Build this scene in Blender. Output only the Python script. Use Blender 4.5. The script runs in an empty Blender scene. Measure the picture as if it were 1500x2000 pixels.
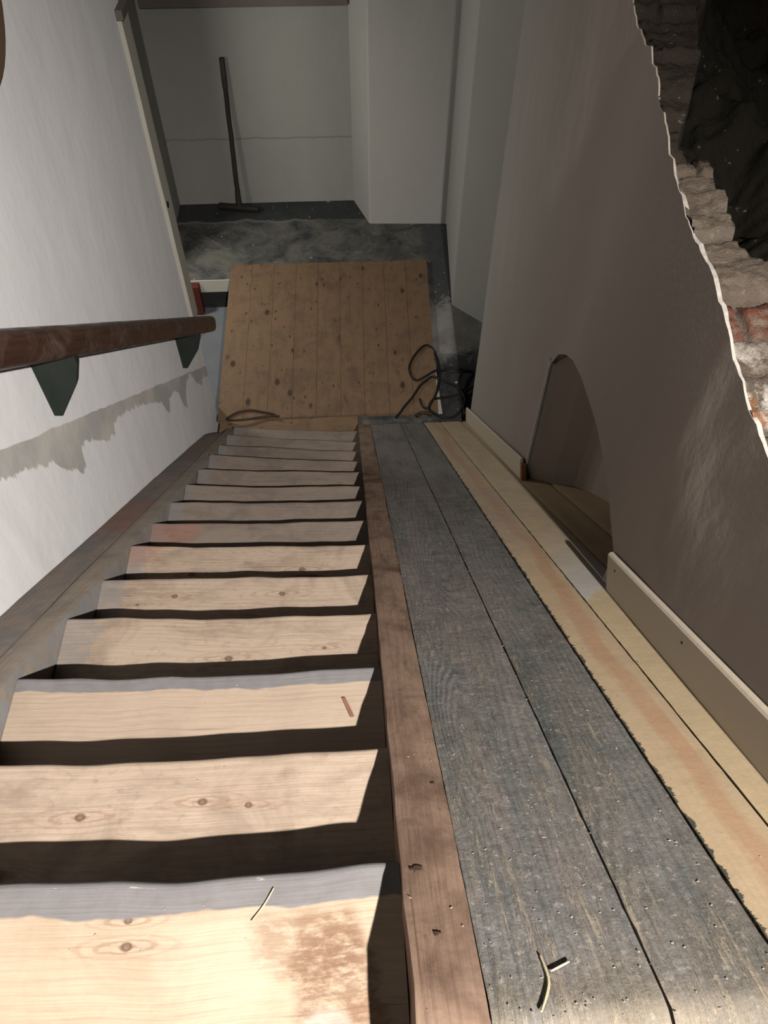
import bpy, bmesh, math, random
from mathutils import Vector, Matrix, noise
random.seed(7)
scn = bpy.context.scene
COL = scn.collection
ZO = 3.949            # eye height above the lower floor
TP = 0.7271           # slope of the stair
KD = 1.0307           # drop from the eye to the sloping deck
SL = math.hypot(1, TP)
NX = Vector((0, TP / SL, 1 / SL))      # normal of the sloping deck


def zd(y, k=KD):
    return -k - TP * max(y, 0.05) if True else 0


def lerp(a, b, t):
    return a + (b - a) * t


def interp(x, xs, ys):
    if x <= xs[0]: return ys[0]
    for i in range(1, len(xs)):
        if x <= xs[i]:
            return lerp(ys[i - 1], ys[i], (x - xs[i - 1]) / (xs[i] - xs[i - 1]))
    return ys[-1]


def nz(x, y=0.0, z=0.0):
    return noise.noise(Vector((x, y, z)))


def xw(y):            # face of the right wall, a slightly crooked line in plan
    return interp(y, [-1.5, .39, 1.13, 1.2, 2.25, 3.8], [.70, .727, .753, .757, .838, .86])


# ------------------------------------------------------------------ objects
ORG = {}


def tag(o, label=None, cat=None, group=None, kind=None):
    if label: o['label'] = label
    if cat: o['category'] = cat
    if group: o['group'] = group
    if kind: o['kind'] = kind
    return o


def thing(name, loc, label, cat, group=None, kind=None):
    o = bpy.data.objects.new(name, None)
    COL.objects.link(o)
    o.empty_display_size = .1
    o.location = (loc[0], loc[1], loc[2] + ZO)
    ORG[o.name] = Vector(loc)
    return tag(o, label, cat, group, kind)


class MB:
    """collects faces for one mesh; coordinates are eye-relative"""

    def __init__(s):
        s.v = []; s.f = []; s.uv = []; s.mi = []

    def add(s, verts, faces, uvs=None, mi=0):
        b = len(s.v)
        s.v += [Vector(p) for p in verts]
        s.uv += (uvs if uvs else [(0, 0)] * len(verts))
        for f in faces:
            s.f.append(tuple(b + i for i in f)); s.mi.append(mi)

    def box(s, x0, x1, y0, y1, z0, z1, mi=0):
        vs = [(x, y, z) for z in (z0, z1) for y in (y0, y1) for x in (x0, x1)]
        s.add(vs, [(0, 2, 3, 1), (4, 5, 7, 6), (0, 1, 5, 4), (2, 6, 7, 3), (0, 4, 6, 2), (1, 3, 7, 5)],
              [(p[1], p[0] + p[2]) for p in vs], mi)

    def grid(s, P, nu, nv, uv=None, flip=False, mi=0):
        vs = []; us = []
        for j in range(nv + 1):
            for i in range(nu + 1):
                vs.append(P(i / nu, j / nv)); us.append(uv(i / nu, j / nv) if uv else (i / nu, j / nv))
        fs = []
        for j in range(nv):
            for i in range(nu):
                a = j * (nu + 1) + i
                q = (a, a + 1, a + nu + 2, a + nu + 1)
                fs.append(q[::-1] if flip else q)
        s.add(vs, fs, us, mi)

    def slab(s, P, nrm, th, nu, nv, uv, flip=False, mi=0):
        """P(u,v) is the top; thickness th along -nrm; closed"""
        n = Vector(nrm)
        top = [P(i / nu, j / nv) for j in range(nv + 1) for i in range(nu + 1)]
        us = [uv(i / nu, j / nv) for j in range(nv + 1) for i in range(nu + 1)]
        bot = [Vector(p) - n * th for p in top]
        N = len(top); W = nu + 1
        fs = []
        for j in range(nv):
            for i in range(nu):
                a = j * W + i
                fs.append((a, a + 1, a + W + 1, a + W)); fs.append((N + a, N + a + W, N + a + W + 1, N + a + 1))
        for i in range(nu):
            fs.append((i, N + i, N + i + 1, i + 1))
            a = nv * W + i
            fs.append((a, a + 1, N + a + 1, N + a))
        for j in range(nv):
            a = j * W
            fs.append((a, a + W, N + a + W, N + a))
            a = j * W + nu
            fs.append((a, N + a, N + a + W, a + W))
        if flip: fs = [f[::-1] for f in fs]
        s.add(list(top) + bot, fs, us + [(a + .003, b + .013) for a, b in us], mi)

    def prism(s, prof, d, uvf=None, mi=0):
        """closed polygon prof (list of points) extruded by the vector d"""
        n = len(prof); d = Vector(d)
        vs = [Vector(p) for p in prof] + [Vector(p) + d for p in prof]
        fs = [tuple(range(n))[::-1], tuple(range(n, 2 * n))]
        for i in range(n):
            k = (i + 1) % n
            fs.append((i, k, n + k, n + i))
        uvs = [uvf(p) for p in vs] if uvf else None
        s.add(vs, fs, uvs, mi)

    def tube(s, pts, r, seg=10, closed=False, mi=0):
        pts = [Vector(p) for p in pts]; n = len(pts)
        up = Vector((0, 0, 1)); rings = []
        L = 0
        for i, p in enumerate(pts):
            t = (pts[min(i + 1, n - 1)] - pts[max(i - 1, 0)]).normalized()
            a = t.cross(up)
            if a.length < .05: a = t.cross(Vector((1, 0, 0)))
            a.normalize(); b = t.cross(a).normalized()
            if i: L += (p - pts[i - 1]).length
            rr = r(i / (n - 1)) if callable(r) else r
            rings.append([(p + a * math.cos(k * 2 * math.pi / seg) * rr + b * math.sin(k * 2 * math.pi / seg) * rr, (L, k * .02)) for k in range(seg)])
        vs = [q[0] for R in rings for q in R]; us = [q[1] for R in rings for q in R]
        fs = []
        for i in range(n - 1):
            for k in range(seg):
                a = i * seg + k; b = i * seg + (k + 1) % seg
                fs.append((a, b, b + seg, a + seg))
        fs.append(tuple(range(seg))[::-1]); fs.append(tuple((n - 1) * seg + k for k in range(seg)))
        s.add(vs, fs, us, mi)

    def build(s, name, mats, parent=None, smooth=False, bevel=0, recalc=True, label=None):
        me = bpy.data.meshes.new(name)
        if parent is not None:
            o0 = ORG[parent.name]
        else:
            xs = [p.x for p in s.v]; ys = [p.y for p in s.v]; zs = [p.z for p in s.v]
            o0 = Vector(((min(xs) + max(xs)) / 2, (min(ys) + max(ys)) / 2, min(zs)))
        me.from_pydata([p - o0 for p in s.v], [], s.f)
        uvl = me.uv_layers.new(name='UVMap')
        for l in me.loops:
            uvl.data[l.index].uv = s.uv[l.vertex_index]
        if not isinstance(mats, (list, tuple)): mats = [mats]
        for m in mats: me.materials.append(m)
        me.polygons.foreach_set('material_index', s.mi)
        if recalc:
            bm = bmesh.new(); bm.from_mesh(me)
            bmesh.ops.recalc_face_normals(bm, faces=bm.faces)
            bm.to_mesh(me); bm.free()
        if smooth:
            me.polygons.foreach_set('use_smooth', [True] * len(me.polygons))
        o = bpy.data.objects.new(name, me)
        COL.objects.link(o)
        if parent is not None:
            o.parent = parent
            ORG[o.name] = o0
        else:
            o.location = (o0.x, o0.y, o0.z + ZO)
            ORG[o.name] = o0
        if bevel:
            b = o.modifiers.new('bevel', 'BEVEL'); b.width = bevel; b.segments = 2; b.limit_method = 'ANGLE'; b.angle_limit = math.radians(40)
        if smooth:
            a = o.modifiers.new('split', 'EDGE_SPLIT'); a.split_angle = math.radians(42)
        if label: o['label'] = label
        return o


# ---------------------------------------------------------------- materials
class NT:
    k = .37      # overall reflectance level of the place

    def __init__(s, name, rough=.8, spec=.3):
        s.m = bpy.data.materials.new(name); s.m.use_nodes = True
        s.t = s.m.node_tree; s.t.nodes.clear()
        s.out = s.t.nodes.new('ShaderNodeOutputMaterial')
        s.b = s.t.nodes.new('ShaderNodeBsdfPrincipled')
        s.t.links.new(s.b.outputs[0], s.out.inputs[0])
        s.b.inputs['Roughness'].default_value = rough
        s.b.inputs['Specular IOR Level'].default_value = spec * .5

    def n(s, t): return s.t.nodes.new(t)

    def set(s, sock, v):
        if isinstance(v, bpy.types.NodeSocket): s.t.links.new(v, sock)
        elif isinstance(v, (tuple, list)):
            v = tuple(v)
            if sock.type == 'RGBA' and len(v) == 3: v = v + (1,)
            sock.default_value = v
        else: sock.default_value = v

    def pos(s): return s.n('ShaderNodeNewGeometry').outputs['Position']

    def uv(s):
        return s.n('ShaderNodeUVMap').outputs[0]

    def sep(s, v):
        q = s.n('ShaderNodeSeparateXYZ'); s.set(q.inputs[0], v); return q.outputs[0], q.outputs[1], q.outputs[2]

    def comb(s, x, y, z=0.0):
        q = s.n('ShaderNodeCombineXYZ')
        for i, a in enumerate((x, y, z)): s.set(q.inputs[i], a)
        return q.outputs[0]

    def scale(s, v, sc, loc=(0, 0, 0)):
        q = s.n('ShaderNodeMapping'); s.set(q.inputs['Vector'], v)
        q.inputs['Scale'].default_value = sc; q.inputs['Location'].default_value = loc
        return q.outputs[0]

    def noise(s, v, sc=5, det=4, rough=.55, dist=0):
        q = s.n('ShaderNodeTexNoise'); s.set(q.inputs['Vector'], v)
        q.inputs['Scale'].default_value = sc; q.inputs['Detail'].default_value = det
        q.inputs['Roughness'].default_value = rough; q.inputs['Distortion'].default_value = dist
        return q.outputs[0]

    def vor(s, v, sc=5, out='Distance', rnd=1):
        q = s.n('ShaderNodeTexVoronoi'); s.set(q.inputs['Vector'], v)
        q.inputs['Scale'].default_value = sc; q.inputs['Randomness'].default_value = rnd
        return q.outputs[out]

    def math(s, op, a, b=0.0, c=0.0, clamp=False):
        q = s.n('ShaderNodeMath'); q.operation = op; q.use_clamp = clamp
        s.set(q.inputs[0], a); s.set(q.inputs[1], b); s.set(q.inputs[2], c)
        return q.outputs[0]

    def mr(s, v, a, b, c=0.0, d=1.0, smooth=False):
        q = s.n('ShaderNodeMapRange'); s.set(q.inputs['Value'], v)
        if smooth: q.interpolation_type = 'SMOOTHSTEP'
        for nme, val in (('From Min', a), ('From Max', b), ('To Min', c), ('To Max', d)): s.set(q.inputs[nme], val)
        return q.outputs['Result']

    def mix(s, f, a, b, mode='MIX'):
        q = s.n('ShaderNodeMix'); q.data_type = 'RGBA'; q.blend_type = mode
        s.set(q.inputs[0], f); s.set(q.inputs[6], a); s.set(q.inputs[7], b)
        return q.outputs[2]

    def curve(s, v, pts, x0, x1):
        """piecewise curve of v over x0..x1, ordinates 0..1"""
        q = s.n('ShaderNodeFloatCurve')
        t = s.mr(v, x0, x1)
        s.set(q.inputs['Value'], t)
        c = q.mapping.curves[0]
        pts = [((x - x0) / (x1 - x0), y) for x, y in pts]
        c.points[0].location = pts[0]; c.points[1].location = pts[-1]
        for p in pts[1:-1]: c.points.new(*p)
        for p in c.points: p.handle_type = 'VECTOR'
        q.mapping.update()
        return q.outputs[0]

    def bump(s, h, strength=.3, dist=.005, prev=None):
        q = s.n('ShaderNodeBump'); s.set(q.inputs['Height'], h)
        q.inputs['Strength'].default_value = strength; q.inputs['Distance'].default_value = dist
        if prev is not None: s.set(q.inputs['Normal'], prev)
        s.t.links.new(q.outputs[0], s.b.inputs['Normal'])
        return q.outputs[0]

    def color(s, c): s.set(s.b.inputs['Base Color'], s.mix(1.0, c, (s.k, s.k, s.k), 'MULTIPLY'))

    def near(s, p, c, r, r2=None):
        """1 inside a noisy ball round c (world), 0 outside"""
        q = s.n('ShaderNodeVectorMath'); q.operation = 'DISTANCE'
        s.set(q.inputs[0], p); q.inputs[1].default_value = (c[0], c[1], c[2] + ZO)
        d = s.math('ADD', q.outputs['Value'], s.mr(s.noise(p, 7, 4), 0, 1, -r * .6, r * .6))
        return s.mr(d, r * 1.15, r * .75, 0, 1, True)


def wood(name, c1, c2, knot=(.16, .08, .04), grain=.55, dirt=.35, dirtc=(.20, .15, .12), knots=.6, rough=.75, bump=.35, extra=None, seed=0.0, fib=1.0, spots=0.0, knot_scale=(1.5, 7)):
    w = NT(name, rough, .25)
    uv = w.uv()
    p = w.scale(uv, (1, 1, 1), (seed * 3.7, seed * 1.3, 0))
    # knots
    kv = w.scale(p, (knot_scale[0], knot_scale[1], 1))
    kd = w.vor(kv, 1.0); kc = w.vor(kv, 1.0, 'Color')
    kr, kg, kb = w.sep(kc)
    has = w.math('GREATER_THAN', kr, 1 - knots)
    kn = w.math('MULTIPLY', w.mr(kd, .34, .0, 0, 1, True), has)
    core = w.math('MULTIPLY', w.mr(w.math('ADD', kd, w.mr(w.noise(p, 60, 2), 0, 1, -.04, .04)), .17, .09, 0, 1, True), has)
    # growth rings
    x, y, z = w.sep(p)
    lo = w.noise(w.scale(p, (.9, 5, 1)), 1.6, 3, .5)
    g = w.math('ADD', w.math('MULTIPLY', y, 430), w.math('MULTIPLY', lo, 26))
    g = w.math('ADD', g, w.math('MULTIPLY', kn, 20))
    ring = w.math('MULTIPLY_ADD', w.math('SINE', g), .5, .5)
    ring = w.math('POWER', ring, 1.8)
    ring = w.math('MULTIPLY', ring, w.mr(w.noise(w.scale(p, (1.2, 14, 1), (2, 9, 0)), 1.7, 3, .6), .38, .62, .1, 1))
    fibre = w.noise(w.scale(p, (5, 260, 1)), 1.0, 3, .6)
    fm = w.mr(fibre, .3, .7)
    gm = w.math('MULTIPLY', w.math('ADD', w.math('MULTIPLY', ring, .6), w.math('MULTIPLY', fm, .55 * fib)), grain, 0, True)
    col = w.mix(gm, c1, c2)
    col = w.mix(w.math('MULTIPLY', kn, .35), col, c2)
    col = w.mix(w.math('MULTIPLY', core, .85), col, knot)
    P = w.pos()
    d1 = w.mr(w.noise(P, 5.5, 6, .65, .6), .45, .72, 0, 1, True)
    d2 = w.mr(w.noise(P, 38, 4, .7), .56, .75)
    dm = w.math('MULTIPLY', w.math('MAXIMUM', d1, w.math('MULTIPLY', d2, .7)), dirt)
    col = w.mix(dm, col, dirtc)
    cr = w.mr(w.noise(w.scale(p, (1.0, 70, 1), (0, 5, 0)), 1.6, 3, .55, .3), .665, .70)
    col = w.mix(w.math('MULTIPLY', cr, .45), col, knot)
    gr = w.mr(w.noise(w.scale(p, (2.5, 9, 1), (8, 5, 0)), 1.6, 6, .72, .4), .48, .66)
    col = w.mix(w.math('MULTIPLY', gr, dirt * .75), col, dirtc)
    if spots:
        sp = w.noise(w.scale(p, (1, 1.8, 1), (3, 3, 0)), 13, 5, .62, .8)
        sm = w.mr(sp, .62, .72)
        col = w.mix(w.math('MULTIPLY', sm, spots), col, knot)
        sp2 = w.vor(w.scale(p, (1, 2.2, 1)), 9, 'Distance'); cc = w.vor(w.scale(p, (1, 2.2, 1)), 9, 'Color')
        a, b_, c_ = w.sep(cc)
        col = w.mix(w.math('MULTIPLY', w.math('MULTIPLY', w.mr(w.math('ADD', sp2, w.mr(w.noise(p, 50, 3), 0, 1, -.1, .1)), .22, .10), w.math('GREATER_THAN', a, .72)), spots), col, knot)
    if extra: col = extra(w, col, P, uv)
    w.color(col)
    h = w.math('ADD', w.math('MULTIPLY', fm, .6), w.math('MULTIPLY', ring, .4))
    n1 = w.bump(h, bump, .002)
    w.bump(w.noise(P, 9, 5, .6), .25, .01, n1)
    return w.m


KNOTS = [(-.38, .23, 1, .007), (-.378, .194, 1, .009), (-.557, .447, 2, .011), (-.324, .464, 2, .010), (-.233, .452, 2, .008), (-.37, .969, 4, .012), (-.103, .988, 4, .007),
         (-.601, 1.304, 5, .010), (-.251, 1.295, 5, .011), (-.718, 1.277, 5, .006), (-.204, 1.514, 6, .013), (-.606, 1.514, 6, .012), (-.578, 2.727, 10, .016), (-.483, 2.42, 9, .012), (-.115, 2.427, 9, .012)]


def treadknots(w, col, P, only):
    x, y, z = w.sep(P)
    wob = w.mr(w.noise(P, 60, 3), .2, .8, -.25, .25)
    for (kx, ky, n_, r_) in KNOTS:
        if n_ not in only: continue
        dx = w.math('MULTIPLY', w.math('SUBTRACT', x, kx), 1 / r_)
        dy = w.math('MULTIPLY', w.math('SUBTRACT', y, ky), 1.25 / r_)
        d = w.math('SQRT', w.math('ADD', w.math('MULTIPLY', dx, dx), w.math('MULTIPLY', dy, dy)))
        zz = w.math('LESS_THAN', w.math('ABSOLUTE', w.math('SUBTRACT', z, -1.289 - .19 * (n_ - 1) + ZO)), .03)
        d = w.math('ADD', d, wob)
        # flame-like grain flowing round the knot, long along the board
        ex_ = w.math('SQRT', w.math('ADD', w.math('MULTIPLY', w.math('MULTIPLY', dx, dx), .06), w.math('MULTIPLY', dy, dy)))
        rg = w.math('MULTIPLY', w.mr(w.math('SINE', w.math('MULTIPLY', w.math('ADD', ex_, wob), 6.5)), .0, .8), w.mr(ex_, 3.2, 1.0))
        col = w.mix(w.math('MULTIPLY', w.math('MULTIPLY', rg, zz), .5), col, (.33, .19, .12))
        col = w.mix(w.math('MULTIPLY', w.math('MULTIPLY', w.mr(d, 1.15, .75), zz), .85), col, (.15, .085, .055))
        col = w.mix(w.math('MULTIPLY', w.math('MULTIPLY', w.mr(d, .55, .30), zz), .6), col, (.34, .22, .14))
    return col


def ex_greyband(width, wob=.014):
    def f(w, col, P, uv):
        u, v, _ = w.sep(uv)
        lim = w.math('ADD', width, w.mr(w.noise(w.comb(u, 0.0, 0.0), 5, 3), .25, .75, -wob, wob))
        m = w.mr(v, w.math('ADD', lim, .002), w.math('ADD', lim, -.002))
        g = w.mix(w.noise(P, 30, 4), (.17, .165, .17), (.28, .27, .28))
        chip = w.math('GREATER_THAN', w.noise(w.scale(uv, (6, 60, 1)), 2.0, 4), .66)
        g = w.mix(w.math('MULTIPLY', chip, w.mr(v, .02, .0)), g, (.75, .72, .68))
        col = w.mix(w.math('MULTIPLY', m, .93), col, g)
        return col
    return f


def ex_tread(only):
    def f(w, col, P, uv):
        return ex_left_edge(w, treadknots(w, col, P, only), P, uv)
    return f


def ex_left_edge(w, col, P, uv):
    # grey paint left on the ends of the treads, red lead on two of them
    x, y, z = w.sep(P)
    e = w.math('ADD', x, w.mr(w.noise(P, 16, 4), .3, .7, -.05, .05))
    m = w.mr(e, -.765, -.79)
    col = w.mix(w.math('MULTIPLY', m, .55), col, (.27, .26, .26))
    r = w.near(P, (-.80, 1.93, -2.45), .17)
    r2 = w.near(P, (-.80, 1.66, -2.25), .10)
    return w.mix(w.math('MULTIPLY', w.math('MAXIMUM', r, r2), .30), col, (.45, .15, .09))


def ex_tread1(w, col, P, uv):
    col = treadknots(w, col, P, [1])
    col = ex_greyband(.052)(w, col, P, uv)
    u, v, _ = w.sep(uv)
    on = w.mr(v, .05, .07)
    for c, r, k, cc in [((-.10, .20, -1.289), .085, .45, (.27, .15, .09)), ((-.06, .13, -1.289), .075, .45, (.25, .14, .085)), ((-.02, .06, -1.289), .05, .4, (.30, .17, .1))]:
        fn = w.mr(w.noise(w.scale(P, (1, 2.2, 1)), 34, 6, .72), .36, .56, .15, 1)
        col = w.mix(w.math('MULTIPLY', w.math('MULTIPLY', w.math('MULTIPLY', w.near(P, c, r), fn), on), k + .3), col, cc)
    col = w.mix(w.math('MULTIPLY', w.math('MULTIPLY', w.near(P, (-.07, .055, -1.289), .045), on), .35), col, (.85, .80, .72))
    return w.mix(w.math('MULTIPLY', w.math('MULTIPLY', w.near(P, (-.22, .19, -1.289), .10), on), .2), col, (.80, .68, .52))


TC1, TC2 = (.57, .445, .34), (.36, .255, .18)
M = {}
for i in range(5):
    M['tread%d' % i] = wood('old_pine_tread_%d' % i, TC1, TC2, grain=.55, dirt=.62, dirtc=(.25, .18, .135), knots=.55, spots=.25, seed=i * 1.7 + .3, extra=ex_tread([n_ for n_ in range(2, 7) if n_ % 5 == i]), knot_scale=(2.1, 9))
for i in range(5):  # lower treads: light falloff down the flight put into darker, greyer wood
    M['low%d' % i] = wood('dimmed_tread_%d' % i, (.33, .265, .215), (.215, .16, .125), grain=.55, dirt=.6, dirtc=(.17, .135, .115), knots=.5, spots=.3, seed=i * 2.3 + .9, extra=ex_tread([n_ for n_ in range(7, 15) if n_ % 5 == i]), knot_scale=(2.1, 9))
M['tread_top'] = wood('top_tread_grey_edge', (.64, .50, .365), (.45, .31, .205), grain=.4, dirt=.3, dirtc=(.36, .24, .16), knots=.4, seed=9.1, extra=ex_tread1, knot_scale=(2.1, 8))
M['tread_grey'] = wood('tread_grey_edge', TC1, TC2, grain=.45, dirt=.25, dirtc=(.33, .24, .17), knots=.3, seed=4.4, extra=ex_greyband(.040, .012), knot_scale=(2.1, 9))


def ex_stringer(w, col, P, uv):
    r = w.near(P, (-.97, 2.05, -2.50), .30)
    r2 = w.near(P, (-.97, 3.2, -3.35), .28)
    col = w.mix(w.math('MULTIPLY', w.math('MAXIMUM', r, w.math('MULTIPLY', r2, .7)), .5), col, (.42, .15, .08))
    g = w.mr(w.noise(P, 4, 5, .7, 1.0), .46, .60)
    return w.mix(w.math('MULTIPLY', g, .65), col, (.26, .25, .25))


def ex_stringer_in(w, col, P, uv):
    x, y, z = w.sep(P)
    g = w.mr(w.noise(w.scale(P, (1, 1, .35)), 9, 5, .7, 1.5), .40, .56)
    side = w.mr(x, -.856, -.848)
    col = w.mix(w.math('MULTIPLY', w.math('MULTIPLY', g, side), .85), col, (.40, .40, .41))
    return w.mix(w.math('MULTIPLY', w.mr(w.noise(P, 6, 5), .48, .6), .4), col, (.32, .29, .27))


M['stringer_out'] = wood('wall_stringer_wood', (.42, .34, .285), (.27, .21, .17), grain=.6, dirt=.45, dirtc=(.19, .165, .155), knots=.2, extra=ex_stringer, seed=2.2)
M['stringer_in'] = wood('inner_stringer_wood', (.55, .45, .36), (.36, .29, .22), grain=.6, dirt=.4, dirtc=(.25, .215, .19), knots=.2, extra=ex_stringer_in, seed=3.1)
M['stringer_r'] = wood('brown_stringer_wood', (.42, .285, .205), (.25, .145, .10), grain=.55, dirt=.95, dirtc=(.16, .095, .065), spots=.5, knots=.35, seed=5.5, bump=.6)


def painted(name, seed, a=(.155, .155, .15), b=(.095, .105, .10), c=(.24, .205, .19)):
    w = NT(name, .62, .35)
    uv = w.uv(); P = w.pos()
    p = w.scale(uv, (1, 1, 1), (seed * 2.1, seed, 0))
    kv = w.scale(p, (.9, 5, 1)); kd = w.vor(kv, 1.0)
    kn = w.mr(kd, .4, 0, 0, 1, True)
    x, y, z = w.sep(p)
    lo = w.noise(w.scale(p, (.8, 4, 1)), 1.5, 3)
    g = w.math('ADD', w.math('MULTIPLY', y, 330), w.math('ADD', w.math('MULTIPLY', lo, 40), w.math('MULTIPLY', kn, 34)))
    ring = w.math('MULTIPLY_ADD', w.math('SINE', g), .5, .5)
    fib = w.mr(w.noise(w.scale(p, (6, 200, 1)), 1.0, 4, .65), .32, .68)
    big = w.mr(w.noise(w.scale(p, (1.6, 5, 1)), 1.4, 4, .6, .5), .36, .62)
    col = w.mix(big, b, a)
    warm = w.mr(w.noise(w.scale(p, (1.2, 6, 1), (4, 4, 0)), 1.7, 5, .7), .42, .60)
    wx, wy, wz = w.sep(P)
    col = w.mix(w.math('MULTIPLY', warm, w.math('MULTIPLY', w.mr(ring, 0, 1, .5, 1), .75)), col, c)
    col = w.mix(w.math('MULTIPLY', w.math('MULTIPLY', ring, fib), .55), col, (.09, .09, .085))
    # rubbed-through pale streaks, more towards the top of the slope
    st = w.noise(w.scale(p, (5, 55, 1), (1, 7, 0)), 1.4, 6, .75, .4)
    patch = w.mr(w.noise(w.scale(p, (2.0, 8, 1), (9, 2, 0)), 1.3, 4, .7), .44, .62)
    amt = w.mr(wy, 2.0, .1, .25, 1)
    sm = w.math('MULTIPLY', w.math('MULTIPLY', w.mr(st, .48, .60), patch), amt)
    col = w.mix(w.math('MULTIPLY', sm, .8), col, (.50, .42, .31))
    sp = w.math('MULTIPLY', w.mr(w.noise(w.scale(P, (1, 1, 1)), 85, 3, .6), .60, .67), amt)
    col = w.mix(w.math('MULTIPLY', sp, .7), col, (.55, .48, .40))
    end = w.mr(w.math('ADD', wy, w.mr(w.noise(p, 8, 5, .7), .2, .8, -.10, .10)), .14, .02)
    col = w.mix(w.math('MULTIPLY', end, .5), col, (.42, .33, .22))
    w.color(col)
    h = w.math('ADD', w.math('MULTIPLY', ring, .5), w.math('MULTIPLY', fib, .7))
    n1 = w.bump(h, .7, .003)
    w.bump(w.math('ADD', w.noise(P, 12, 6, .65), w.math('MULTIPLY', sm, .5)), .5, .012, n1)
    return w.m


M['paint1'] = painted('worn_grey_paint_a', 1.0, (.29, .28, .265), (.19, .192, .18), (.40, .325, .29))
M['paint2'] = painted('worn_grey_paint_b', 2.6, (.26, .258, .24), (.16, .17, .157), (.37, .31, .27))


def ex_new1(w, col, P, uv):
    u, v, _ = w.sep(uv)
    # pink heartwood streak
    c = w.math('ADD', .075, w.mr(w.noise(w.comb(u, 0.0, 0.0), 1.1, 2), .3, .7, -.035, .035))
    d = w.math('ABSOLUTE', w.math('SUBTRACT', v, c))
    m = w.mr(w.math('ADD', d, w.mr(w.noise(w.scale(uv, (3, 40, 1)), 1, 3), 0, 1, -.02, .02)), .032, .016)
    col = w.mix(w.math('MULTIPLY', m, .6), col, (.60, .34, .20))
    # dark paint that ran over the edge of the new board
    lim = w.mr(w.noise(w.comb(u, 0.0, 0.0), 22, 6, .8), .45, .8, .0, .022)
    dd = w.mr(v, w.math('ADD', lim, .001), lim)
    col = w.mix(w.math('MULTIPLY', dd, .9), col, (.045, .06, .05))
    dot = w.math('MULTIPLY', w.mr(w.noise(P, 70, 3), .69, .71), w.mr(v, .06, .01))
    col = w.mix(dot, col, (.06, .08, .065))
    x, y, z = w.sep(P)
    dusty = w.math('MULTIPLY', w.mr(y, 1.35, 1.75, 0, 1), w.mr(w.noise(w.scale(P, (3, 1, 1)), 4, 5), .42, .58, .25, 1))
    return w.mix(w.math('MULTIPLY', dusty, .55), col, (.50, .40, .33))


def ex_new2(w, col, P, uv):
    x, y, z = w.sep(P)
    e = w.math('ADD', y, w.math('ADD', w.mr(w.noise(P, 9, 3), .2, .8, -.05, .05), w.math('MULTIPLY', w.math('SUBTRACT', x, .7), -.9)))
    m = w.math('MULTIPLY', w.mr(e, 1.09, 1.11), w.mr(e, 1.62, 1.20))
    col = w.mix(w.math('MULTIPLY', m, .9), col, (.66, .62, .57))
    dusty = w.math('MULTIPLY', w.mr(y, 1.2, 1.7, 0, 1), w.mr(w.noise(w.scale(P, (3, 1, 1)), 4, 5), .4, .6, .4, 1))
    return w.mix(w.math('MULTIPLY', dusty, .45), col, (.46, .40, .31))


M['new1'] = wood('new_pine_pink_streak', (.70, .53, .34), (.58, .40, .23), knot=(.42, .24, .13), grain=.32, dirt=.08, knots=.25, extra=ex_new1, seed=6.0, rough=.6, bump=.15)
M['new2'] = wood('new_pine_pale', (.72, .56, .35), (.62, .45, .26), knot=(.42, .24, .13), grain=.28, dirt=.06, knots=.2, extra=ex_new2, seed=7.3, rough=.6, bump=.15)
M['new3'] = wood('new_pine_niche', (.62, .45, .27), (.48, .33, .18), grain=.3, dirt=.15, knots=.2, seed=8.4, rough=.65, bump=.15)
M['platform'] = wood('old_platform_boards', (.285, .18, .105), (.195, .12, .067), knot=(.05, .03, .018), grain=.45, dirt=.5, dirtc=(.12, .085, .06), knots=.75, spots=.8, seed=1.9, knot_scale=(3.2, 6.5))
M['riser'] = wood('riser_wood', (.20, .15, .11), (.12, .09, .07), grain=.5, dirt=.5, knots=.2, seed=3.9)


def plaster(name, a, b, sc=2.0, bump=.2, extra=None, rough=.85, mot=.5, k=None):
    w = NT(name, rough, .2); P = w.pos()
    if k: w.k = k
    m = w.mr(w.noise(w.scale(P, (1, 1, .55)), sc, 5, .6, .5), .38, .62)
    m2 = w.mr(w.noise(P, sc * 9, 5, .6), .35, .65)
    col = w.mix(w.math('MULTIPLY', m, mot), a, b)
    col = w.mix(w.math('MULTIPLY', m2, .12), col, b)
    if extra: col = extra(w, col, P)
    w.color(col)
    n1 = w.bump(w.noise(w.scale(P, (1, 1, .6)), 6, 4, .55), bump, .03)
    w.bump(w.noise(P, 90, 4, .6), .12, .003, n1)
    return w.m


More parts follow.
